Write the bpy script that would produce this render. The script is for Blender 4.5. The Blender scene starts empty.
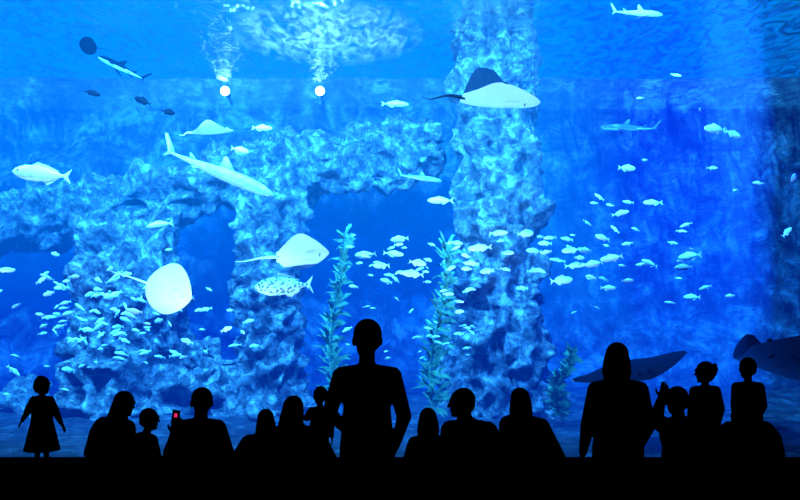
import bpy, bmesh, math, random
import numpy as np
from mathutils import Vector, Matrix, noise, kdtree
random.seed(7)
S = bpy.context.scene
COL = S.collection
F = 777.8; ZC = 1.86; HY = 302.0
def W(px, py, d):
    """world position of something sighted at a bearing, standing d metres away"""
    return Vector(((px-400)/F*d, d, ZC+(HY-py)/F*d))
V = Vector
PI = math.pi

# ------------------------------------------------------------------ materials
def mat(name, col, rough=0.8, spec=0.0, metal=0.0, noise_amt=0.0, scale=20, bump=0.0):
    m = bpy.data.materials.new(name); m.use_nodes = True
    nt = m.node_tree; b = nt.nodes['Principled BSDF']
    b.inputs['Roughness'].default_value = rough
    b.inputs['Specular IOR Level'].default_value = spec
    b.inputs['Metallic'].default_value = metal
    tc = nt.nodes.new('ShaderNodeTexCoord')
    n = nt.nodes.new('ShaderNodeTexNoise'); n.inputs['Scale'].default_value = scale
    n.inputs['Detail'].default_value = 6
    nt.links.new(tc.outputs['Object'], n.inputs['Vector'])
    r = nt.nodes.new('ShaderNodeValToRGB')
    k = noise_amt
    r.color_ramp.elements[0].position = 0.3; r.color_ramp.elements[1].position = 0.7
    r.color_ramp.elements[0].color = (*[c*(1-k) for c in col], 1)
    r.color_ramp.elements[1].color = (*[min(1, c*(1+k)) for c in col], 1)
    nt.links.new(n.outputs['Fac'], r.inputs['Fac'])
    nt.links.new(r.outputs['Color'], b.inputs['Base Color'])
    if bump:
        bp = nt.nodes.new('ShaderNodeBump'); bp.inputs['Strength'].default_value = bump
        nt.links.new(n.outputs['Fac'], bp.inputs['Height'])
        nt.links.new(bp.outputs['Normal'], b.inputs['Normal'])
    return m

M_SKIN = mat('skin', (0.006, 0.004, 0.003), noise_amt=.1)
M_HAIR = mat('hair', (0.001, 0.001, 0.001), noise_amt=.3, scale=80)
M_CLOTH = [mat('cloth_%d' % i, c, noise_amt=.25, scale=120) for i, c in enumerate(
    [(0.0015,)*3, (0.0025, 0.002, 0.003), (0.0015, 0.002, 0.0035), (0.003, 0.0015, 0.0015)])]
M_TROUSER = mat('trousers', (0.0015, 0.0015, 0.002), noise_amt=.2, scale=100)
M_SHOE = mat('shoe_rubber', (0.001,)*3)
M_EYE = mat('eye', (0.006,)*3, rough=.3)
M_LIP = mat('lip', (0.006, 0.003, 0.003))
M_FLOOR = mat('hall_carpet', (0.0006, 0.0006, 0.0007), rough=1, noise_amt=.4, scale=40)
M_HALL = mat('hall_paint', (0.002, 0.002, 0.003), rough=1, noise_amt=.3, scale=4)
M_FRAME = mat('window_frame_paint', (0.001, 0.001, 0.0015), rough=.9)

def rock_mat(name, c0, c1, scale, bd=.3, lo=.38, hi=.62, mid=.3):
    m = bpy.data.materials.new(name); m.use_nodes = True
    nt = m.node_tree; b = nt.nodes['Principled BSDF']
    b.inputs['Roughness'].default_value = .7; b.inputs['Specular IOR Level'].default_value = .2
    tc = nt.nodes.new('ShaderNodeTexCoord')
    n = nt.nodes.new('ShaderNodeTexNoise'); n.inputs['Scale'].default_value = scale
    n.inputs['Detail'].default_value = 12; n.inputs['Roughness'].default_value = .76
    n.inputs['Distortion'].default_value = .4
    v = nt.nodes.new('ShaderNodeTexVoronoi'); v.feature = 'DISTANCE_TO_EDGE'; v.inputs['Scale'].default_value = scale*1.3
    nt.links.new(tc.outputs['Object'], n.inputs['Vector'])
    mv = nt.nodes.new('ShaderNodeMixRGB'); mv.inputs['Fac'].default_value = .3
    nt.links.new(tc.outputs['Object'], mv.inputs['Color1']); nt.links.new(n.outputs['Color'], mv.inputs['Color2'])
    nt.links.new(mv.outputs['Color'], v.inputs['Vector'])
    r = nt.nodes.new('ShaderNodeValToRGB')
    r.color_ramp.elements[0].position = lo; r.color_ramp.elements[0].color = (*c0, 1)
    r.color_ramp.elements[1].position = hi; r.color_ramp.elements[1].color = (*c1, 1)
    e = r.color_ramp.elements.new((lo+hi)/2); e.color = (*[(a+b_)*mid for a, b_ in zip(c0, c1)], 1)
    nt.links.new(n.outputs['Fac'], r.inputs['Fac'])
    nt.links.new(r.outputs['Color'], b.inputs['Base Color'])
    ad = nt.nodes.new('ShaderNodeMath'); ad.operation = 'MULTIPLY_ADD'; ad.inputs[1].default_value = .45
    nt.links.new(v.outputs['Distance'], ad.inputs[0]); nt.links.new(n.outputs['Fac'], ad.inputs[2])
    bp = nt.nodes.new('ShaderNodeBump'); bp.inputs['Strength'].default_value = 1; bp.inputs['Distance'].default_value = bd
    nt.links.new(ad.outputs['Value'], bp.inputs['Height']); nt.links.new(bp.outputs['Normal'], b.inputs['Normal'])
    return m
M_ROCK = rock_mat('artificial_rock', (.08, .11, .14), (1, 1, 1), 4.2, .34, .41, .62, .3)
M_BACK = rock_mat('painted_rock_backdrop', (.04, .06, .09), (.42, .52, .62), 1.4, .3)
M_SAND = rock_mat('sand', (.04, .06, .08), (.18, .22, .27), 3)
M_SILVER = mat('silver_scales', (.95, .97, 1), rough=.35, spec=.6, noise_amt=.08, scale=10)
M_DARKFISH = mat('dark_dorsal_skin', (.003, .005, .01), rough=.7, spec=.03, noise_amt=.3, scale=6)
M_BELLY = mat('white_belly_skin', (.96, .97, 1), rough=.6, spec=.2, noise_amt=.04, scale=8)
M_GREY = mat('grey_shark_skin', (.25, .33, .38), rough=.6, spec=.2, noise_amt=.2, scale=6)
M_PALE = mat('pale_guitarfish_skin', (.5, .6, .65), rough=.6, spec=.2, noise_amt=.3, scale=9)
M_KELP = mat('kelp_leaf', (.12, .3, .16), rough=.6, noise_amt=.3, scale=8)
def spotted():
    m = mat('spotted_scales', (.8, .9, .9), rough=.5)
    nt = m.node_tree; b = nt.nodes['Principled BSDF']
    v = nt.nodes.new('ShaderNodeTexVoronoi'); v.inputs['Scale'].default_value = 22
    tc = nt.nodes.new('ShaderNodeTexCoord'); nt.links.new(tc.outputs['Object'], v.inputs['Vector'])
    r = nt.nodes.new('ShaderNodeValToRGB'); r.color_ramp.elements[0].position = .3; r.color_ramp.elements[1].position = .55
    r.color_ramp.elements[0].color = (.06, .12, .16, 1); r.color_ramp.elements[1].color = (.6, .7, .75, 1)
    nt.links.new(v.outputs['Distance'], r.inputs['Fac']); nt.links.new(r.outputs['Color'], b.inputs['Base Color'])
    return m
M_SPOT = spotted()

# ------------------------------------------------------------------ geometry kit
class Geo:
    def __init__(s): s.v = []; s.f = []; s.l = []; s.fl = []
    def add(s, vs, fs, lab):
        o = len(s.v); s.v += [V(p) for p in vs]; s.l += [lab]*len(vs)
        s.f += [tuple(i+o for i in f) for f in fs]; s.fl += [lab]*len(fs)
    def rings(s, rings, lab):
        n = len(rings[0]); vs = [p for r in rings for p in r]; fs = []
        for i in range(len(rings)-1):
            for j in range(n):
                k = (j+1) % n
                fs.append((i*n+j, i*n+k, (i+1)*n+k, (i+1)*n+j))
        c0 = len(vs); vs.append(sum(rings[0], V((0, 0, 0)))/n); c1 = len(vs); vs.append(sum(rings[-1], V((0, 0, 0)))/n)
        b = (len(rings)-1)*n
        for j in range(n):
            k = (j+1) % n
            fs.append((c0, k, j)); fs.append((c1, b+j, b+k))
        s.add(vs, fs, lab)
    def ell(s, c, r, lab, R=None, n=14, m=9):
        R = R or Matrix.Identity(3); rs = []
        for i in range(1, m):
            a = math.pi*i/m
            rs.append([V(c)+R @ V((r[0]*math.sin(a)*math.cos(t), r[1]*math.sin(a)*math.sin(t), r[2]*math.cos(a)))
                       for t in [2*math.pi*j/n for j in range(n)]])
        s.rings(rs, lab)
        s.v[-2] = V(c)+R @ V((0, 0, r[2])); s.v[-1] = V(c)-R @ V((0, 0, r[2]))
    def cap(s, a, b, r0, r1, lab, n=12, flat=1.0, side=None):
        a, b = V(a), V(b); d = (b-a)
        if d.length < 1e-6: d = V((0, 0, 1e-4))
        u = d.normalized(); side = V(side) if side else (V((1, 0, 0)) if abs(u.x) < .8 else V((0, 1, 0)))
        x = (side-u*side.dot(u)).normalized(); y = u.cross(x); rs = []
        for k in (0.12, .5, .85): rs.append((a-u*r0*math.cos(k*math.pi/2), r0*math.sin(k*math.pi/2)))
        rs += [(a, r0), (a.lerp(b, .5), (r0+r1)/2), (b, r1)]
        for k in (.85, .5, .12): rs.append((b+u*r1*math.cos(k*math.pi/2), r1*math.sin(k*math.pi/2)))
        s.rings([[c+x*r*math.cos(t)+y*r*flat*math.sin(t) for t in [2*math.pi*j/n for j in range(n)]] for c, r in rs], lab)
    def loft(s, pts, rad, lab, side=(1, 0, 0), n=20):
        pts = [V(p) for p in pts]; rs = []
        for i, p in enumerate(pts):
            t = (pts[min(i+1, len(pts)-1)]-pts[max(i-1, 0)]).normalized()
            x = V(side)-t*V(side).dot(t); x.normalize(); y = t.cross(x)
            rs.append([p+x*rad[i][0]*math.cos(a)+y*rad[i][1]*math.sin(a) for a in [2*math.pi*j/n for j in range(n)]])
        s.rings(rs, lab)

def mesh_obj(name, g, mats, loc=(0, 0, 0), smooth=True, recalc=True, M=None):
    labs = list(mats.keys())
    me = bpy.data.meshes.new(name); me.from_pydata([tuple(v) for v in g.v], [], g.f)
    for k in labs: me.materials.append(mats[k])
    me.polygons.foreach_set('material_index', [labs.index(l) for l in g.fl])
    me.polygons.foreach_set('use_smooth', [smooth]*len(me.polygons))
    if recalc:
        bm = bmesh.new(); bm.from_mesh(me); bmesh.ops.recalc_face_normals(bm, faces=bm.faces); bm.to_mesh(me); bm.free()
    o = bpy.data.objects.new(name, me); o.location = loc
    if M is not None: o.matrix_world = Matrix.Translation(loc) @ M.to_4x4()
    COL.objects.link(o); return o

def remeshed(g, voxel, smooth_it=2):
    me = bpy.data.meshes.new('tmp'); me.from_pydata([tuple(v) for v in g.v], [], g.f)
    o = bpy.data.objects.new('tmp', me); COL.objects.link(o)
    m = o.modifiers.new('r', 'REMESH'); m.mode = 'VOXEL'; m.voxel_size = voxel; m.use_smooth_shade = True
    if smooth_it:
        k = o.modifiers.new('s', 'SMOOTH'); k.factor = .5; k.iterations = smooth_it
    dg = bpy.context.evaluated_depsgraph_get(); dg.update()
    out = bpy.data.meshes.new_from_object(o.evaluated_get(dg))
    bpy.data.objects.remove(o); bpy.data.meshes.remove(me)
    return out

# ------------------------------------------------------------------ people
def head(g, c, yaw, pitch, hs, hair):
    R = Matrix.Rotation(yaw, 3, 'Z') @ Matrix.Rotation(pitch, 3, 'X')
    P = lambda x, y, z: V(c)+R @ V((x, y, z))*hs
    E = lambda p, r, l: g.ell(P(*p), [k*hs for k in r], l, R)
    E((0, 0, .02), (.075, .094, .094), 'skin')
    E((0, .022, -.045), (.058, .068, .07), 'skin')
    E((0, .066, -.092), (.024, .022, .02), 'skin')
    g.cap(P(0, .092, .008), P(0, .112, -.03), .008*hs, .014*hs, 'skin')
    g.cap(P(-.04, .083, .022), P(.04, .083, .022), .012*hs, .012*hs, 'skin')
    for q in (-1, 1):
        E((q*.03, .082, .003), (.013, .012, .011), 'eye')
        E((q*.078, -.005, -.01), (.012, .02, .031), 'skin')
    E((0, .09, -.058), (.024, .009, .008), 'lip')
    # hair
    E((0, -.014, .032), (.084, .094, .09), 'hair')
    if hair == 'short':
        E((0, -.05, -.01), (.07, .055, .06), 'hair')
    if hair in ('bob', 'long', 'pony', 'bun', 'pig'):
        E((0, -.035, -.005), (.088, .078, .092), 'hair')
    if hair == 'bob':
        g.loft([P(0, -.02, .06), P(0, -.03, -.02), P(0, -.035, -.10), P(0, -.03, -.14)], [(.078*hs, .07*hs), (.098*hs, .078*hs), (.108*hs, .075*hs), (.095*hs, .05*hs)], 'hair')
    if hair == 'long':
        g.loft([P(0, -.02, .06), P(0, -.04, -.04), P(0, -.07, -.14), P(0, -.09, -.26), P(0, -.08, -.36)],
               [(.078*hs, .07*hs), (.1*hs, .075*hs), (.115*hs, .06*hs), (.11*hs, .045*hs), (.06*hs, .02*hs)], 'hair')
    if hair == 'bun': E((0.02, -.05, .095), (.055, .05, .035), 'hair')
    if hair == 'pig':
        for q in (-1, 1):
            g.loft([P(q*.06, -.04, .07), P(q*.1, -.05, .08), P(q*.12, -.05, .03), P(q*.115, -.05, -.04)],
                   [(.018*hs,)*2, (.026*hs,)*2, (.026*hs,)*2, (.008*hs,)*2], 'hair')

def hand(g, w, d, n, ts, s, curl):
    w = V(w); d = V(d).normalized(); n = V(n); n = (n-d*n.dot(d)).normalized(); t = d.cross(n)*ts
    g.loft([w-d*.01*s, w+d*.03*s, w+d*.07*s, w+d*.092*s], [(.026*s, .018*s), (.036*s, .016*s), (.041*s, .014*s), (.036*s, .011*s)], 'skin', side=t, n=12)
    for off, L in ((.031, .068), (.0105, .078), (-.0105, .072), (-.031, .056)):
        a = w+d*.085*s+t*off*s; d1 = (d*math.cos(curl*.5)+n*math.sin(curl*.5)+t*off*2).normalized()
        d2 = (d*math.cos(curl*1.3)+n*math.sin(curl*1.3)).normalized()
        m = a+d1*L*.5*s; g.cap(a, m, .009*s, .0083*s, 'skin', n=8); g.cap(m, m+d2*L*.5*s, .0083*s, .0068*s, 'skin', n=8)
    a = w+d*.025*s+t*.03*s; m = a+(d*.65+t*.7+n*.25)*.04*s
    g.cap(a, m, .013*s, .0105*s, 'skin', n=8); g.cap(m, m+(d*.9+t*.25+n*.3)*.032*s, .0105*s, .008*s, 'skin', n=8)

def pose(kind):
    if kind == 'stand':
        J = dict(pel=(0, 0, .93), mid=(0, -.01, 1.18), neck=(0, -.01, 1.43), head=(0, .015, 1.585), sh=(.162, 0, 1.36), el=(.215, -.03, 1.09),
                 wr=(.225, .05, .85), hip=(.085, 0, .9), kn=(.09, .02, .49), an=(.09, -.02, .085), toe=(.115, .15, .04))
    if kind == 'cross':
        J = dict(pel=(0, 0, .14), mid=(0, -.04, .38), neck=(0, .03, .63), head=(0, .075, .775), sh=(.155, .02, .56), el=(.23, .05, .3),
                 wr=(.17, .27, .24), hip=(.09, .02, .13), kn=(.29, .3, .15), an=(-.06, .36, .07), toe=(-.17, .4, .06))
    if kind == 'knees':
        J = dict(pel=(0, 0, .14), mid=(0, -.04, .38), neck=(0, .07, .625), head=(0, .13, .76), sh=(.15, .06, .555), el=(.24, .18, .34),
                 wr=(.1, .38, .34), hip=(.09, .02, .13), kn=(.14, .36, .47), an=(.12, .5, .085), toe=(.13, .66, .04))
    if kind == 'kneel':
        J = dict(pel=(0, 0, .26), mid=(0, -.02, .5), neck=(0, .05, .76), head=(0, .09, .895), sh=(.15, .04, .69), el=(.235, .05, .43),
                 wr=(.14, .24, .34), hip=(.09, .02, .23), kn=(.16, .38, .09), an=(.12, 0, .07), toe=(.12, -.13, .05))
    if kind == 'hunch':
        J = dict(pel=(0, 0, .2), mid=(0, -.02, .46), neck=(0, .14, .67), head=(0, .24, .72), sh=(.16, .13, .62), el=(.27, .2, .38),
                 wr=(.14, .38, .34), hip=(.09, .02, .18), kn=(.17, .36, .45), an=(.14, .3, .085), toe=(.15, .46, .04))
    for k in ('sh', 'el', 'wr', 'hip', 'kn', 'an', 'toe'):
        p = J.pop(k); J[k+'R'] = p; J[k+'L'] = (-p[0], p[1], p[2])
    return J

def person(name, px, top, d, kind, yaw=0, hair='short', hs=1.0, build=1.0, bulk=0.0, J=None, head_yaw=0, head_pitch=0,
           skirt=None, cloth=0, arms=(.5, .5), jacket=False, extra=None, lean=0):
    """px: bearing of the head, top: sighted top of the head, d: distance from the camera"""
    g = Geo(); P = pose(kind)
    if J: P.update(J)
    P = {k: V(v) for k, v in P.items()}
    P['head'] = P['head']+V((lean, 0, .1*(hs-1)))
    P['neck'] = P['neck']+V((lean*.6, 0, 0)); P['mid'] = P['mid']+V((lean*.2, 0, 0))
    for k in ('shL', 'shR'): P[k] = P[k]+V((lean*.5, 0, 0))
    topz = ZC+(HY-top)/F*d
    s = topz/(P['head'].z+.125*hs)
    B = build
    pel, mid, neck = P['pel'], P['mid'], P['neck']
    sx = (P['shR']-P['shL']).normalized()
    dn = (pel-mid).normalized()
    u = (neck-mid).normalized()
    b = bulk
    g.loft([pel+dn*.12, pel+dn*.08, pel, pel.lerp(mid, .5), mid, mid.lerp(neck, .4), mid.lerp(neck, .68), neck-u*.03, neck+u*.02],
           [(.09*B, .07*B), (.15*B+b, .11*B+b), (.168*B+b, .122*B+b), (.155*B+b, .112*B+b), (.148*B+b, .108*B+b), (.16*B+b, .12*B+b), (.145*B+b, .11*B+b), (.078*B+b*.3, .075*B), (.055*B, .055*B)],
           'cloth', side=sx)
    g.cap(neck-u*.04, P['head']-V((0, .01, .05*hs)), .057*B, .052*B, 'skin')
    up = P['head']
    head(g, up, head_yaw, head_pitch, hs, hair)
    for q, sd in (('L', -1), ('R', 1)):
        sh, el, wr = P['sh'+q], P['el'+q], P['wr'+q]
        g.cap(neck-u*.02, sh, .046*B, .053*B+b*.6, 'cloth')
        g.cap(sh, el, .053*B+b*.7, .045*B+b*.8, 'cloth')
        lab = 'cloth' if jacket or kind != 'stand' else 'skin'
        g.cap(el, wr, .045*B+b*.7, .028*B+b*.3, lab)
        f = (wr-el).normalized()
        n = V((-sd, 0, 0)) if kind == 'stand' else V((0, 0, -1))
        if abs(f.dot(n)) > .9: n = V((0, 1, 0))
        hand(g, wr, f, n, 1 if (f.cross(n)).y >= -.2 else -1, 1.05*(1+(hs-1)*.3), arms[0 if q == 'L' else 1])
        hp, kn, an, toe = P['hip'+q], P['kn'+q], P['an'+q], P['toe'+q]
        g.cap(hp, kn, .09*B, .06*B, 'trousers'); g.cap(kn, an, .06*B, .042*B, 'trousers')
        fd = (toe-an); fd.z = 0 if kind != 'kneel' else fd.z; fd.normalize()
        g.cap(an-fd*.03-V((0, 0, .035)), V(toe), .042, .034, 'shoe', flat=.9)
        g.cap(an-V((0, 0, .02)), an.lerp(V(toe), .5), .042, .036, 'shoe')
    if skirt:
        zt, zb, r = skirt
        g.loft([(pel.x, pel.y, zt), (pel.x, pel.y, (zt+zb)/2), (pel.x, pel.y, zb)], [(.15*B, .11*B), ((.15*B+r)/2, (.12+r)/2), (r, r*.85)], 'cloth')
    if jacket and kind == 'stand':
        g.loft([mid, pel, pel-V((0, 0, .1))], [(.15*B+b, .12*B+b), (.175*B+b, .14*B+b), (.175*B+b, .14*B+b)], 'cloth', side=sx)
    if extra: extra(g, P)
    g.v = [v*s for v in g.v]
    me = remeshed(g, .0085*s, 2)
    n = len(me.vertices); co = np.empty(n*3, dtype=np.float32); me.vertices.foreach_get('co', co); co = co.reshape(-1, 3)
    zmin = co[:, 2].min(); co[:, 2] -= zmin; me.vertices.foreach_set('co', co.ravel())
    kd = kdtree.KDTree(len(g.v))
    for i, v in enumerate(g.v): kd.insert(v, i)
    kd.balance()
    mats = dict(skin=M_SKIN, hair=M_HAIR, cloth=M_CLOTH[cloth % 4], trousers=M_TROUSER, shoe=M_SHOE, eye=M_EYE, lip=M_LIP)
    labs = list(mats); [me.materials.append(mats[k]) for k in labs]
    off = V((0, 0, zmin)); idx = []
    for p in me.polygons:
        c = p.center+off; idx.append(labs.index(g.l[kd.find(c)[1]]))
    me.polygons.foreach_set('material_index', idx); me.polygons.foreach_set('use_smooth', [True]*len(idx)); me.update()
    me.name = name
    o = bpy.data.objects.new(name, me); COL.objects.link(o)
    o.rotation_euler = (0, 0, yaw)
    hp = Matrix.Rotation(yaw, 3, 'Z') @ (P['head']*s)
    o.location = ((px-400)/F*d-hp.x, d, 0)
    return o, s, P

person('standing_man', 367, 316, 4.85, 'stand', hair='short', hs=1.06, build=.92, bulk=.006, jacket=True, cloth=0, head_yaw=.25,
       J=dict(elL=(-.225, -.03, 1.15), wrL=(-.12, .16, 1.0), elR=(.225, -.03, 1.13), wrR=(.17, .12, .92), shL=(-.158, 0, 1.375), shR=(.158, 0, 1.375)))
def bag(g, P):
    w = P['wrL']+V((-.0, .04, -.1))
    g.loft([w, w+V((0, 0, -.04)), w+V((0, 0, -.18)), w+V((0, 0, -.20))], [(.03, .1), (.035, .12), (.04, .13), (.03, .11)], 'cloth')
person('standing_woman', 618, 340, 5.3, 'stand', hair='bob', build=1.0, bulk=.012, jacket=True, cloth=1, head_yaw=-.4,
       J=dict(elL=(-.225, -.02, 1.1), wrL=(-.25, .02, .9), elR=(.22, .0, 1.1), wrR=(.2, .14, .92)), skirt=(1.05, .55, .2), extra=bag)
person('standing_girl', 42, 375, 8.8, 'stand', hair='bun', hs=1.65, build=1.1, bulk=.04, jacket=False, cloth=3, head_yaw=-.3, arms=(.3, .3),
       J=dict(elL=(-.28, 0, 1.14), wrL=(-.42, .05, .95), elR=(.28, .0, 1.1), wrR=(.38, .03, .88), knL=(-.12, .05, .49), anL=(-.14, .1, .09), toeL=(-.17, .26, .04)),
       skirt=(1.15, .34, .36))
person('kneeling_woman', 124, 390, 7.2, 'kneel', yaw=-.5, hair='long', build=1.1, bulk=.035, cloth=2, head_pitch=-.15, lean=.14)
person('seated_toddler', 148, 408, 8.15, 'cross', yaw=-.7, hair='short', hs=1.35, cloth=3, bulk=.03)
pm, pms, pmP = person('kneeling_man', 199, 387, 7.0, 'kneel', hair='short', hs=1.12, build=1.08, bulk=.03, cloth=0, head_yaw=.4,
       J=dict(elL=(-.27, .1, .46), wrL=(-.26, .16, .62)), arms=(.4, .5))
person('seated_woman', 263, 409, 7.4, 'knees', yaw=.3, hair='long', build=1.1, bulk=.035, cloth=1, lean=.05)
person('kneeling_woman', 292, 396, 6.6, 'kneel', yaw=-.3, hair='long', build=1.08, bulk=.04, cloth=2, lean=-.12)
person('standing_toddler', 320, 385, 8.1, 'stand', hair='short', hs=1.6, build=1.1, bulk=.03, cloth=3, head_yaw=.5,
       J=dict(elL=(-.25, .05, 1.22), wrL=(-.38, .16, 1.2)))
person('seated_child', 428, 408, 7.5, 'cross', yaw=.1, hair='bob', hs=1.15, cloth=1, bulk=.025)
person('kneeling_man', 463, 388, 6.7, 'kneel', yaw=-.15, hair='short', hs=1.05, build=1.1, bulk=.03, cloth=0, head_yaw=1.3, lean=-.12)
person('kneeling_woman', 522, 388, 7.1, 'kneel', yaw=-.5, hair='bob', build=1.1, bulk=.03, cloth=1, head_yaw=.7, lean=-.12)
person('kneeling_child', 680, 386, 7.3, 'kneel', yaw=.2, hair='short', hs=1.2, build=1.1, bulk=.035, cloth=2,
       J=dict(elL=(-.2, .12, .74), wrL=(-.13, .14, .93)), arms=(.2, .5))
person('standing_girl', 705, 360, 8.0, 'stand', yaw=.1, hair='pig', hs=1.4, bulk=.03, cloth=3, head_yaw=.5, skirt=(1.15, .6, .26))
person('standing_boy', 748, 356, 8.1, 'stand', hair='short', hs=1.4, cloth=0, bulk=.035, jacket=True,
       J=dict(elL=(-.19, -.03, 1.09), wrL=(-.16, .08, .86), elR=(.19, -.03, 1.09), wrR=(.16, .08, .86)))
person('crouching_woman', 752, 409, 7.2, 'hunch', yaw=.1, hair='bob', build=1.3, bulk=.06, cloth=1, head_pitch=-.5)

def box(name, lo, hi, m, bevel=0):
    bm = bmesh.new(); bmesh.ops.create_cube(bm, size=1)
    c = [(a+b)/2 for a, b in zip(lo, hi)]; e = [b-a for a, b in zip(lo, hi)]
    for v in bm.verts: v.co = V((v.co.x*e[0], v.co.y*e[1], v.co.z*e[2]))
    if bevel: bmesh.ops.bevel(bm, geom=bm.edges[:], offset=bevel, segments=2, affect='EDGES')
    me = bpy.data.meshes.new(name); bm.to_mesh(me); bm.free(); me.materials.append(m)
    o = bpy.data.objects.new(name, me); o.location = c; COL.objects.link(o); return o
def emis(name, col, st):
    m = bpy.data.materials.new(name); m.use_nodes = True; nt = m.node_tree; nt.nodes.clear()
    e = nt.nodes.new('ShaderNodeEmission'); e.inputs[0].default_value = (*col, 1); e.inputs[1].default_value = st
    o = nt.nodes.new('ShaderNodeOutputMaterial'); nt.links.new(e.outputs[0], o.inputs[0]); return m
ph = box('smartphone', (-.037, -.005, -.07), (.037, .005, .07), M_SHOE, .003)
ph.location = pm.location+V((-.25, .17, .76))*pms; ph.rotation_euler = (0, .15, 0)
sc = box('screen', (-.014, -.0005, -.018), (.014, .0005, .018), emis('phone_screen_glow', (.8, .02, .15), 1.0)); sc.parent = ph; sc.location = (0, -.0065, .02)

# ------------------------------------------------------------------ hall
GY = 9.05; TOP = 6.55; BY = 19.0; XW = 10.6
box('floor', (-XW, -3, -.3), (XW, GY, 0), M_FLOOR)
box('ceiling', (-XW, -3, 7.3), (XW, GY+.3, 7.6), M_HALL)
box('wall_left', (-XW-.3, -3, 0), (-XW, GY, 7.3), M_HALL)
box('wall_right', (XW, -3, 0), (XW+.3, GY, 7.3), M_HALL)
box('wall_back', (-XW, -3.3, 0), (XW, -3, 7.3), M_HALL)
box('trim_1', (-XW, GY, -.3), (XW, GY+.3, 0), M_FRAME, .01)
box('trim_2', (-XW, GY, 6.5), (XW, GY+.25, 7.3), M_FRAME, .01)
gm = bpy.data.materials.new('acrylic'); gm.use_nodes = True; nt = gm.node_tree; nt.nodes.clear()
t = nt.nodes.new('ShaderNodeBsdfTransparent'); gl = nt.nodes.new('ShaderNodeBsdfGlossy'); gl.inputs['Roughness'].default_value = .02
mx = nt.nodes.new('ShaderNodeMixShader'); mx.inputs[0].default_value = .015; o = nt.nodes.new('ShaderNodeOutputMaterial')
nt.links.new(t.outputs[0], mx.inputs[1]); nt.links.new(gl.outputs[0], mx.inputs[2]); nt.links.new(mx.outputs[0], o.inputs[0])
box('window_1', (-XW, GY+.08, 0), (XW, GY+.2, 6.5), gm)

# ------------------------------------------------------------------ tank shell
def grid_obj(name, nx, ny, fn, m):
    vs = [fn(i/nx, j/ny) for j in range(ny+1) for i in range(nx+1)]
    fs = [(j*(nx+1)+i, j*(nx+1)+i+1, (j+1)*(nx+1)+i+1, (j+1)*(nx+1)+i) for j in range(ny) for i in range(nx)]
    me = bpy.data.meshes.new(name); me.from_pydata(vs, [], fs); me.materials.append(m)
    me.polygons.foreach_set('use_smooth', [True]*len(fs))
    o = bpy.data.objects.new(name, me); COL.objects.link(o); return o
def backf(u, v):
    x = -XW+2*XW*u; z = -.3+7.6*v; left = 1/(1+math.exp((x-1)*1.2))
    bul = 1.6*math.exp(-((z-4.5)/1.0)**2)*left+.8*math.exp(-((z)/.8)**2)
    return (x, BY-(.2+.45*left)*noise.fractal(V((x*.6, 3, z*.6)), 1, 2, 4)*(1 if z < 5.6 else .4)-.1-bul*(.8+.4*noise.noise(V((x*.7, 0, z)))), z)
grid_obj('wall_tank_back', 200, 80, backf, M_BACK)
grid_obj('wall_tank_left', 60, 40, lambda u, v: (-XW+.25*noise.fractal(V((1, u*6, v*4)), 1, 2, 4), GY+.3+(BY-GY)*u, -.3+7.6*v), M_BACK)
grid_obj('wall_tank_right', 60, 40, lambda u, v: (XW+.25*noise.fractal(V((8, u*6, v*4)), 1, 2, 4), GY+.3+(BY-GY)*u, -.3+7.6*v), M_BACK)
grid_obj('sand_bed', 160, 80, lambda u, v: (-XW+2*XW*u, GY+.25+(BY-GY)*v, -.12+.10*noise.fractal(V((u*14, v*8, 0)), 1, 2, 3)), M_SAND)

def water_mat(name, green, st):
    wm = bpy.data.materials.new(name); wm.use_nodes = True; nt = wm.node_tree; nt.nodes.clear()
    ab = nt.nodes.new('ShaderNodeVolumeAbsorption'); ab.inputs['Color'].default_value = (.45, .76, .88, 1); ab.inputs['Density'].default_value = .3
    em = nt.nodes.new('ShaderNodeEmission'); em.inputs[0].default_value = (0.0, green, 1, 1); em.inputs[1].default_value = st  # even emission stands in for light scattered in the water
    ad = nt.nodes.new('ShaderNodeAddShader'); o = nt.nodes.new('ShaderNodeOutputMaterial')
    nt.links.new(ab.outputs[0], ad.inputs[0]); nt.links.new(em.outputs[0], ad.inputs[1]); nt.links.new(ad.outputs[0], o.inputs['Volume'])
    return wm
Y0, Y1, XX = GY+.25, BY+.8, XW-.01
zs = lambda y: 3.1+(y-Y0)/(Y1-Y0)*(.8-3.1)      # slanted split of the emitted haze: dim glow below, bright glow above
def prism(name, poly, zb, zt, m):
    n = len(poly); vs = [(x, y, zb(y)) for x, y in poly]+[(x, y, zt(y)) for x, y in poly]
    fs = [tuple(range(n))[::-1], tuple(range(n, 2*n))]+[(i, (i+1) % n, n+(i+1) % n, n+i) for i in range(n)]
    me = bpy.data.meshes.new(name); me.from_pydata(vs, [], fs); me.materials.append(m)
    o = bpy.data.objects.new(name, me); COL.objects.link(o); return o
ztop = lambda y: TOP+.1
up_ = lambda y: zs(y)+.002
prism('tank_water_bright_haze', [(-XX, Y0), (1.6, Y0), (6.2, Y1), (-XX, Y1)], up_, ztop, water_mat('sea_water_bright_haze', .21, .1))  # one water cut into zones, light and shade set by their emission
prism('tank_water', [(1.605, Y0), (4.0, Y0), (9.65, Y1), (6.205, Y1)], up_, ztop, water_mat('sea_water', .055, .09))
prism('tank_water_dim_haze', [(-XX, Y0), (4.0, Y0), (9.65, Y1), (-XX, Y1)], lambda y: -.5, zs, water_mat('sea_water_dim_haze', .08, .066))
prism('tank_water_dark_haze', [(4.005, Y0), (XX, Y0), (XX, Y1), (9.655, Y1)], lambda y: -.5, ztop, water_mat('sea_water_dark_haze', .04, .012))  # weak emission darkens the right edge

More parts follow.
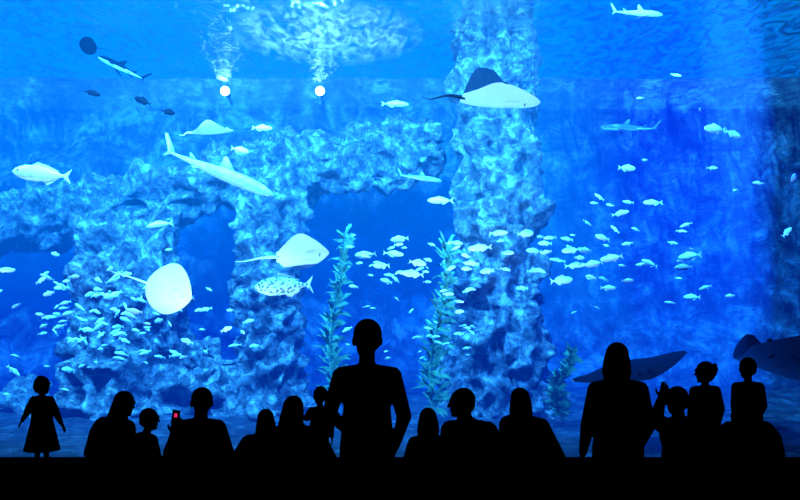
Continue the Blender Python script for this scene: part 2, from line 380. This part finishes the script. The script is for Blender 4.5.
sm = bpy.data.materials.new('water_surface'); sm.use_nodes = True; nt = sm.node_tree; nt.nodes.clear()
t = nt.nodes.new('ShaderNodeBsdfTransparent'); gl = nt.nodes.new('ShaderNodeBsdfGlossy'); gl.inputs['Roughness'].default_value = .1
gl.inputs['Color'].default_value = (.85, .97, 1, 1)
tc = nt.nodes.new('ShaderNodeTexCoord'); mp = nt.nodes.new('ShaderNodeMapping'); mp.inputs['Scale'].default_value = (1, .6, 1)
n1 = nt.nodes.new('ShaderNodeTexNoise'); n1.inputs['Scale'].default_value = 2.6; n1.inputs['Detail'].default_value = 6; n1.inputs['Distortion'].default_value = 2.5
nt.links.new(tc.outputs['Object'], mp.inputs[0]); nt.links.new(mp.outputs[0], n1.inputs['Vector'])
bp = nt.nodes.new('ShaderNodeBump'); bp.inputs['Strength'].default_value = .45; bp.inputs['Distance'].default_value = .22
nt.links.new(n1.outputs['Fac'], bp.inputs['Height']); nt.links.new(bp.outputs[0], gl.inputs['Normal'])
r = nt.nodes.new('ShaderNodeValToRGB'); r.color_ramp.elements[0].position = .38; r.color_ramp.elements[0].color = (.9,)*3+(1,)
r.color_ramp.elements[1].position = .58; r.color_ramp.elements[1].color = (.3,)*3+(1,)
nt.links.new(n1.outputs['Fac'], r.inputs[0])
mx = nt.nodes.new('ShaderNodeMixShader'); nt.links.new(r.outputs[0], mx.inputs[0]); nt.links.new(t.outputs[0], mx.inputs[1]); nt.links.new(gl.outputs[0], mx.inputs[2])
o = nt.nodes.new('ShaderNodeOutputMaterial'); nt.links.new(mx.outputs[0], o.inputs[0])
grid_obj('water_surface', 100, 60, lambda u, v: (-XW+2*XW*u, GY+.3+(BY-GY-.2)*v, TOP+.03*noise.noise(V((u*18, v*10, 0)))), sm)

# ------------------------------------------------------------------ rocks
def rock(name, g, voxel, amp, seed):
    me = remeshed(g, voxel, 1)
    nrm = [v.normal.copy() for v in me.vertices]
    for v, n in zip(me.vertices, nrm):
        p = v.co+V((seed, 0, 0))
        h = noise.ridged_multi_fractal(p*.9, .9, 2.1, 5, 1.0, 2.0)-1.1
        h += .7*(.5-abs(noise.noise(p*2.6))*3)+.5*(noise.cell(p*2.2+V((noise.noise(p*2), 0, 0)))-.5)
        v.co += n*h*amp
    me.materials.append(M_ROCK); me.polygons.foreach_set('use_smooth', [True]*len(me.polygons)); me.name = name
    o = bpy.data.objects.new(name, me); COL.objects.link(o); return o
R = W
g = Geo()
for a, b, r0, r1 in [((505, 455, 14), (500, 250, 14), 1.1, .75), ((500, 260, 14), (492, 120, 14), .82, .72), ((492, 130, 14), (492, -20, 14), .72, .78),
                     ((530, 440, 13.6), (525, 380, 13.8), .6, .5), ((455, 450, 13.7), (470, 330, 14), .5, .45), ((515, 230, 13.8), (520, 160, 13.8), .5, .45)]:
    g.cap(R(*a), R(*b), r0, r1, 'r')
rock('rock_pillar', g, .065, .22, 3)
g = Geo()
for a, b, r0, r1 in [((-60, 235, 16), (120, 205, 15.3), .6, .6), ((120, 205, 15.3), (270, 172, 15), .6, .65), ((270, 172, 15), (425, 148, 14.8), .62, .5),
                     ((95, 215, 15), (120, 300, 14), .5, .7), ((120, 300, 14), (100, 450, 13.8), .8, 1.0), ((150, 220, 14.5), (165, 440, 14), .5, .8),
                     ((205, 350, 14), (200, 450, 13.8), .35, .6),
                     ((275, 190, 14.6), (262, 300, 14.2), .6, .5), ((262, 300, 14.2), (275, 460, 14), .5, .95), ((300, 400, 14), (320, 460, 13.7), .4, .5),
                     ((30, 400, 14.2), (20, 450, 13.6), .4, .5), ((350, 180, 14.8), (395, 175, 14.8), .45, .35)]:
    g.cap(R(*a), R(*b), r0, r1, 'r')
rock('rock_arch', g, .065, .24, 11)

# kelp
def kelp(name, px, y0, y1, d, w):
    g = Geo(); a = R(px, y0, d); b = R(px+2, y1, d); a.z = -.05; N = 70; pts = []
    for i in range(N+1):
        t = i/N; p = a.lerp(b, t)+V((.12*math.sin(t*5+px), .1*math.cos(t*4), 0)); pts.append(p)
    g.loft(pts, [(.022*(1.1-i/N),)*2 for i in range(N+1)], 'k', n=6)
    for i in range(4, N):
        for sd in (-1, 1, random.choice((-1, 1))):
            an = random.uniform(-1.3, 1.3); L = w*random.uniform(.4, 1.4)*(1-.4*i/N)
            dr = V((sd*math.cos(an), math.sin(an), random.uniform(-.3, 1.8))).normalized(); nn = dr.cross(V((0, 1, 0))).normalized()
            p = pts[i]; q = [p, p+dr*L*.35+nn*.022, p+dr*L*.7+nn*.018+V((0, 0, .03)), p+dr*L-V((0, 0, .03)), p+dr*L*.7-nn*.018, p+dr*L*.35-nn*.022]
            g.add(q, [(0, 1, 2, 3, 4, 5)], 'k')
    return mesh_obj(name, g, dict(k=M_KELP), recalc=False)
kelp('kelp_plant', 336, 400, 232, 13.2, .36)
kelp('kelp_plant', 437, 400, 242, 12.6, .36)
kelp('kelp_plant', 562, 440, 350, 12.4, .26)

# ------------------------------------------------------------------ fish
def fish(g, M, L, hr=.2, wr=.1, lab='a', belly=None):
    """nose along +X, M 4x4"""
    xs = [.5, .46, .38, .25, .08, -.1, -.25, -.34, -.38]; hh = [.05, .4, .72, .97, 1, .78, .42, .2, .18]
    gg = Geo(); rings = []
    for x, h in zip(xs, hh):
        rings.append([V((x*L, L*wr*h*math.cos(t), L*hr*h*math.sin(t))) for t in [2*math.pi*j/10 for j in range(10)]])
    gg.rings(rings, lab)
    fin = lambda pts: gg.add([V((x*L, y*L, z*L)) for x, y, z in pts], [tuple(range(len(pts)))], lab)
    fin([(-.36, 0, .02), (-.5, 0, hr*.95), (-.44, 0, 0)]); fin([(-.36, 0, -.02), (-.44, 0, 0), (-.5, 0, -hr*.95)])
    fin([(-.36, 0, .02), (-.44, 0, 0), (-.36, 0, -.02)])
    fin([(.2, 0, hr*.9), (.08, 0, hr*1.4), (-.1, 0, hr*1.05), (-.28, 0, hr*.55), (-.25, 0, hr*.38), (0, 0, hr*.9)])
    fin([(-.02, 0, -hr*.9), (-.1, 0, -hr*1.3), (-.28, 0, -hr*.5), (-.25, 0, -hr*.38)])
    for q in (-1, 1): fin([(.2, q*wr*.9, -hr*.1), (.08, q*(wr+.05), -hr*.35), (.12, q*wr, -hr*.3)])
    g.add([M @ v for v in gg.v], gg.f, lab)
def TR(p, yaw=0, roll=0, pitch=0):
    return Matrix.Translation(p) @ (Matrix.Rotation(yaw, 4, 'Z') @ Matrix.Rotation(pitch, 4, 'Y') @ Matrix.Rotation(roll, 4, 'X'))
def school(name, pts):
    g = Geo(); c = sum([W(*p[:3]) for p in pts], V((0, 0, 0)))/len(pts)
    for px, py, d, L, yaw, pit in pts:
        fish(g, TR(W(px, py, d)-c, yaw, random.gauss(0, .25), pit), L, hr=random.uniform(.12, .17), wr=.07)
    mesh_obj(name, g, dict(a=M_SILVER), loc=c, recalc=False)
pts = []
for _ in range(130):
    px = random.gauss(118, 58); py = random.gauss(318, 30)
    pts.append((px, py, random.uniform(11.2, 12.8), random.uniform(.11, .25), random.choice([PI, PI, 0])+random.gauss(0, .5), random.gauss(0, .4)))
school('school_of_silver_fish', pts)
pts = []
for px, py in [(363,256),(392,255),(440,198),(500,231),(523,232),(508,250),(532,250),(546,244),(571,248),(583,250),(592,266),(575,268),(562,283),(622,216),(655,200),(628,168),(690,258),(684,265),(668,301),(692,296),(648,262),(612,257),(600,240),(470,262),(455,240),(486,270),(415,272),(401,240),(540,270),(520,290),(610,290),(556,262),(380,268),(420,262),(385,282),(480,250)]:
    pts.append((px+random.uniform(-3, 3), py+random.uniform(-3, 3), random.uniform(11.3, 13), random.uniform(.2, .4), random.choice([PI, 0, PI])+random.gauss(0, .4), random.gauss(0, .15)))
for px, py in [(712,168),(676,75),(700,110),(758,183),(787,232),(640,98),(686,225),(735,190),(610,205),(645,160)]:
    pts.append((px, py, 12.0, random.uniform(.1, .22), random.choice([PI, 0])+random.gauss(0, .5), random.gauss(0, .5)))
for _ in range(70):
    pts.append((random.uniform(345, 475), random.uniform(235, 360), random.uniform(11.5, 13), random.uniform(.08, .18), random.choice([PI, 0])+random.gauss(0, .3), random.gauss(0, .3)))
for _ in range(35):
    pts.append((random.gauss(590, 60), random.gauss(255, 25), random.uniform(11.5, 13), random.uniform(.08, .22), random.choice([PI, 0])+random.gauss(0, .3), random.gauss(0, .3)))
school('school_of_trevally', pts)
def single(name, px, py, d, Lpx, yaw, pitch=0, hr=.2, wr=.09, m=M_SILVER):
    g = Geo(); fish(g, Matrix.Identity(4), Lpx*d/F, hr, wr, 'a')
    eye = Lpx*d/F
    for q in (-1, 1): g.ell((.4*eye, q*wr*eye*.62, hr*.18*eye), (.016*eye,)*3, 'e', n=8, m=6)
    o = mesh_obj(name, g, dict(a=m, e=M_DARKFISH), recalc=False); o.matrix_world = TR(W(px, py, d), yaw, 0, pitch); return o
single('silver_jack_fish', 42, 174, 11, 56, PI+.15, -.08, .145, .09)
single('spotted_grouper', 284, 286, 11, 60, PI-.1, .05, .16, .1, M_SPOT)
single('silver_jack_fish', 715, 129, 12, 26, PI+.3, 0, .16)
single('silver_jack_fish', 733, 134, 12, 20, .3, .3, .16)
single('silver_jack_fish', 793, 178, 11, 14, .6, -.7, .2)
single('silver_jack_fish', 160, 225, 11.5, 26, PI+.3, .2, .14)
single('silver_jack_fish', 240, 150, 11.5, 18, .2, .2, .16)
single('silver_jack_fish', 262, 128, 12, 20, .2, 0, .14)
single('reef_fish', 92, 93, 12, 16, .3, .2, .16, .1, M_DARKFISH)
single('reef_fish', 143, 101, 12, 20, PI-.2, -.4, .16, .1, M_DARKFISH)
single('reef_fish', 168, 112, 12, 14, .2, .2, .2, .1, M_DARKFISH)
single('silver_jack_fish', 5, 270, 11, 20, 0.2, 0, .12)
single('silver_jack_fish', 395, 104, 13.5, 28, 0.1, 0, .1)

def shark(name, px, py, d, Lpx, yaw, pitch=0, roll=0, disc=0, m=M_GREY):
    L = Lpx*d/F; g = Geo()
    xs = [.5, .47, .4, .3, .18, .05, -.1, -.25, -.36, -.42]; hh = [.1, .45, .75, .95, 1, .95, .7, .4, .22, .15]
    rs = [[V((x*L, L*.06*h*(1+disc*.3)*math.cos(t), L*.058*h*math.sin(t)+.01*L*math.sin(x*5))) for t in [2*PI*j/14 for j in range(14)]] for x, h in zip(xs, hh)]
    g.rings(rs, 'a')
    g.fl = ['b' if sum(g.v[i].z for i in f)/len(f) < -.012*L else l for f, l in zip(g.f, g.fl)]
    def fin(p, th=.004):
        p = [V(q)*L for q in p]; n = (p[1]-p[0]).cross(p[2]-p[0]).normalized()*th*L; k = len(p)
        g.add([q+n for q in p]+[q-n for q in p], [tuple(range(k)), tuple(range(2*k-1, k-1, -1))]+[(i, (i+1) % k, k+(i+1) % k, k+i) for i in range(k)], 'a')
    fin([(.14, 0, .05), (.02, 0, .15), (-.0, 0, .14), (.0, 0, .05)])
    fin([(-.2, 0, .025), (-.27, 0, .06), (-.26, 0, .02)])
    fin([(-.38, 0, .0), (-.5, 0, .13), (-.52, 0, .12), (-.44, 0, -.005), (-.47, 0, -.06), (-.4, 0, -.015)])
    for q in (-1, 1):
        if disc:
            fin([(.48, 0, -.01), (.3, q*.14, -.02), (.16, q*.17, -.02), (.06, q*.12, -.02), (.08, 0, -.01)])
        else:
            fin([(.22, q*.045, -.02), (.08, q*.19, -.06), (.06, q*.18, -.06), (.12, q*.04, -.03)])
        fin([(-.14, q*.03, -.03), (-.2, q*.08, -.05), (-.2, q*.02, -.03)])
        g.ell((.42*L, q*.045*L, .012*L), (.008*L,)*3, 'e', n=8, m=6)
    o = mesh_obj(name, g, dict(a=m, b=M_BELLY, e=M_DARKFISH)); o.matrix_world = TR(W(px, py, d), yaw, roll, pitch); return o
shark('guitarfish', 218, 172, 12, 118, .15, .4, .1, disc=1, m=M_PALE)
shark('reef_shark', 122, 68, 14, 64, PI-.3, -.45, .4, m=M_DARKFISH)
shark('reef_shark', 637, 13, 12, 54, .1, .05, .2, m=M_SILVER)
shark('reef_shark', 630, 128, 15, 60, PI, 0, 0)
shark('reef_shark', 420, 178, 13.0, 45, .1, .15, 0)

def ray(name, px, py, d, Lpx, span, yaw=0, pitch=0, roll=0, lift=(.3, .3), tail=1.0, top=M_DARKFISH, bottom=M_BELLY, round_=0.0, tail_dir=0, ws=(1, 1), tipw=.42):
    """disc length Lpx (snout +X), span = half width / length, lift = wing raise L/R"""
    L = Lpx*d/F; g = Geo(); NU, NV = 40, 22
    def P(u, v, side):
        a = abs(u)
        tw = tipw if u > 0 else .42
        lead = .5-(a**1.25)*.5*(1-round_)-round_*(.5-.5*math.sqrt(max(0, 1-a*a*.98)))
        trail = -.5+(a**(1.7))*tw*(1-round_)+round_*(.5-.5*math.sqrt(max(0, 1-a*a*.98)))
        x = lead+(trail-lead)*v
        th = .1*(1-a)**1.3*(math.sin(PI*min(1, max(0, v)))**.7)+.012*math.sin(PI*v)
        lf = lift[0] if u < 0 else lift[1]; sp = span*(ws[0] if u < 0 else ws[1])
        ang = lf*a*1.6; sg = 1 if u >= 0 else -1
        yy = sg*(sp*math.sin(ang)/(lf*1.6) if abs(lf) > .01 else sp*a); zz = sp*((1-math.cos(ang))/(lf*1.6) if abs(lf) > .01 else 0)
        zz += .02*math.sin(x*9+a*3)*a
        t_ = th if side > 0 else -th*.5
        return V((x, yy-sg*math.sin(ang)*t_, zz+math.cos(ang)*t_))*L
    for side, lab in ((1, 'a'), (-1, 'b')):
        vs = [P(-1+2*i/NU, j/NV, side) for j in range(NV+1) for i in range(NU+1)]
        fs = [(j*(NU+1)+i, j*(NU+1)+i+1, (j+1)*(NU+1)+i+1, (j+1)*(NU+1)+i) for j in range(NV) for i in range(NU)]
        if side < 0: fs = [f[::-1] for f in fs]
        g.add(vs, fs, lab)
    tl = [V((-.45-.1*tail*i, .05*tail_dir*i, .006*i*math.sin(i*.6)))*L for i in range(11)]
    g.loft(tl, [(.028*L*(1-.09*i),)*2 for i in range(11)], 'a', side=(0, 1, 0), n=8)
    for q in (-1, 1):
        g.ell(V((.36, q*.07, .06))*L, (.025*L,)*3, 'a', n=8, m=6)
        g.ell(V((.36, q*.085, .07))*L, (.014*L,)*3, 'e', n=8, m=6)
        g.ell(V((-.42, q*.09, 0))*L, (.08*L, .05*L, .012*L), 'b', n=10, m=6)
        for k in range(5): g.ell(V((.2-.035*k, q*(.1-.006*k), -.05))*L, (.003*L, .018*L, .005*L), 'e', n=6, m=5)
    g.ell(V((.3, 0, -.045))*L, (.008*L, .04*L, .008*L), 'e', n=8, m=5)
    o = mesh_obj(name, g, dict(a=top, b=bottom, e=M_DARKFISH), recalc=False)
    o.matrix_world = TR(W(px, py, d), yaw, roll, pitch); return o
ray('stingray', 501, 100, 10.6, 80, .6, yaw=.05, pitch=.05, roll=-.13, lift=(.05, .95), ws=(.75, 2.0), round_=.45, tipw=.2, tail=.55)
ray('white_stingray', 169, 291, 11, 46, .62, yaw=.25, pitch=.35, roll=-1.3, lift=(.1, .35), tail=.9, round_=.55, top=M_BELLY)
ray('white_stingray', 303, 255, 11, 54, .42, yaw=.3, pitch=-.1, roll=-.9, lift=(.3, .3), tail=.8, round_=.25, top=M_BELLY)
ray('white_stingray', 212, 132, 12, 42, .45, yaw=.2, pitch=-.1, roll=.1, lift=(.7, .7), tail=.3, round_=.1, top=M_BELLY)
ray('eagle_ray', 88, 46, 13, 18, .5, yaw=PI, pitch=-.2, roll=1.0, lift=(.1, .1), tail=1, round_=.9, bottom=M_DARKFISH)
ray('eagle_ray', 632, 371, 10.6, 75, .83, yaw=-PI/2+.2, pitch=.12, roll=.24, lift=(.1, .06), tail=.3)
ray('manta_ray', 800, 362, 10.2, 110, .55, yaw=PI+.15, pitch=-.3, roll=.6, lift=(1.05, .1), ws=(1.9, .9), round_=.3, tail=.5)

# ------------------------------------------------------------------ lights
def spot(name, loc, tgt, e, col, ang=1.6, rad=.15, blend=.8):
    l = bpy.data.lights.new(name, 'SPOT'); l.energy = e; l.color = col; l.spot_size = ang; l.spot_blend = blend; l.shadow_soft_size = rad
    o = bpy.data.objects.new(name, l); o.location = loc
    o.rotation_euler = (V(tgt)-V(loc)).to_track_quat('-Z', 'Y').to_euler(); COL.objects.link(o); return o
CY = (.10, .53, 1)
DB = (.01, .13, 1)
for x, e, c in ((-7.5, 4500, CY), (-3.8, 6300, CY), (-.2, 6800, CY), (3, 4100, (.06, .4, 1)), (7, 1300, DB)):
    spot('tank_fill_spot', (x, 9.7, 6.35), (x*.9, 14, 2.8), e, c, ang=2.2)  # unseen spots added above the window to light the tank
for x, e in ((-6.5, 700), (-2.5, 1000), (1.3, 1300), (6.5, 300)):
    spot('belly_fill_spot', (x, 9.45, .15), (x, 10.9, 4.2), e, (.45, .8, 1), ang=1.7, rad=.05)  # unseen low spots added to brighten the fish bellies
spot('tank_fill_spot', (8.0, 17.2, 6.4), (7.9, 18.9, 2), 900, (.03, .3, 1), ang=.9)  # unseen spot added to wash the back wall like a beam
# skylight over the tank: light streaks and rim fade painted into its glow
g = Geo(); N = 48
ring = [V((1.9*math.cos(2*PI*i/N), 2.0*math.sin(2*PI*i/N), 0)) for i in range(N)]
g.add(ring, [tuple(range(N))], 's')
sk = bpy.data.materials.new('skylight_streak_glow'); sk.use_nodes = True; nt = sk.node_tree; nt.nodes.clear()
tc = nt.nodes.new('ShaderNodeTexCoord'); mp = nt.nodes.new('ShaderNodeMapping'); mp.inputs['Scale'].default_value = (.52, .5, .5)
gr = nt.nodes.new('ShaderNodeTexGradient'); gr.gradient_type = 'SPHERICAL'
mp2 = nt.nodes.new('ShaderNodeMapping'); mp2.inputs['Scale'].default_value = (1.2, .35, 1); mp2.inputs['Rotation'].default_value = (0, 0, .9)
ns = nt.nodes.new('ShaderNodeTexNoise'); ns.inputs['Scale'].default_value = 2.2; ns.inputs['Detail'].default_value = 7; ns.inputs['Distortion'].default_value = 1.8
rp = nt.nodes.new('ShaderNodeValToRGB'); rp.color_ramp.elements[0].position = .36; rp.color_ramp.elements[1].position = .62
ml = nt.nodes.new('ShaderNodeMath'); ml.operation = 'MULTIPLY'; m2 = nt.nodes.new('ShaderNodeMath'); m2.operation = 'MULTIPLY'; m2.inputs[1].default_value = 1.6; m2.use_clamp = True
em = nt.nodes.new('ShaderNodeEmission'); em.inputs[0].default_value = (.35, .85, 1, 1); em.inputs[1].default_value = 3.0
tr = nt.nodes.new('ShaderNodeBsdfTransparent'); mx = nt.nodes.new('ShaderNodeMixShader'); o = nt.nodes.new('ShaderNodeOutputMaterial')
nt.links.new(tc.outputs['Object'], mp.inputs[0]); nt.links.new(mp.outputs[0], gr.inputs[0])
nt.links.new(tc.outputs['Object'], mp2.inputs[0]); nt.links.new(mp2.outputs[0], ns.inputs['Vector']); nt.links.new(ns.outputs['Fac'], rp.inputs[0])
nt.links.new(gr.outputs['Fac'], ml.inputs[0]); nt.links.new(rp.outputs[0], ml.inputs[1]); nt.links.new(ml.outputs[0], m2.inputs[0])
nt.links.new(m2.outputs[0], mx.inputs[0]); nt.links.new(tr.outputs[0], mx.inputs[1]); nt.links.new(em.outputs[0], mx.inputs[2]); nt.links.new(mx.outputs[0], o.inputs[0])
mesh_obj('skylight', g, dict(s=sk), loc=(-1.4, 15.0, 7.0))
sn = bpy.data.lights.new('daylight', 'SUN'); sn.energy = 16; sn.color = (.15, .7, 1); sn.angle = .02
so = bpy.data.objects.new('daylight', sn); so.rotation_euler = V((.15, .45, -1)).to_track_quat('-Z', 'Y').to_euler(); so.location = (0, 12, 12); COL.objects.link(so)
# round glowing bulbs added at the waterline to stand in for its glare
for px in (225, 320):
    p = W(px, 91, 16.6); g = Geo()
    g.ell((0, 0, 0), (.1, .07, .1), 'b', n=20, m=12); g.cap((0, .1, 0), (0, .3, 0), .085, .06, 'h'); g.cap((0, .25, 0), (0, .7, -.1), .03, .03, 'h')
    mesh_obj('glare_bulb', g, dict(b=emis('glare_bulb_glow', (.7, .94, 1), 14), h=M_ROCK), loc=p)
    l = bpy.data.lights.new('glare_fill', 'POINT'); l.energy = 260; l.color = (.35, .8, 1); l.shadow_soft_size = .06  # point light added for a glow on the rock around the bulb
    lo = bpy.data.objects.new('glare_fill', l); lo.location = p+V((0, .1, .3)); COL.objects.link(lo)
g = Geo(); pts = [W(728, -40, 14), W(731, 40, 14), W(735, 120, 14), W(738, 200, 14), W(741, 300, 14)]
g.loft(pts, [(.5, .5), (.55, .5), (.5, .4), (.34, .25), (.05, .05)], 's', n=24)  # beam of light modelled as a tapering, self-glowing volume
sh = bpy.data.materials.new('glow_shaft_volume'); sh.use_nodes = True; nt = sh.node_tree; nt.nodes.clear()
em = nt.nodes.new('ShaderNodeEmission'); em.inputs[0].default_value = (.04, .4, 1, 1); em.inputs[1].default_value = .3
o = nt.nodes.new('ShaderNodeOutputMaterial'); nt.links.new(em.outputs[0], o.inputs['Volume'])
mesh_obj('glow_shaft', g, dict(s=sh))
w = bpy.data.worlds.new('world'); S.world = w; w.use_nodes = True
w.node_tree.nodes['Background'].inputs[0].default_value = (.0, .35, 1, 1); w.node_tree.nodes['Background'].inputs[1].default_value = 1.1

# ------------------------------------------------------------------ camera
c = bpy.data.cameras.new('camera'); c.lens = 35; c.sensor_width = 36; c.shift_y = (HY-250)/800
co = bpy.data.objects.new('camera', c); co.location = (0, 0, ZC); co.rotation_euler = (PI/2, 0, 0); COL.objects.link(co); S.camera = co
S.view_settings.view_transform = 'Standard'; S.view_settings.look = 'None'
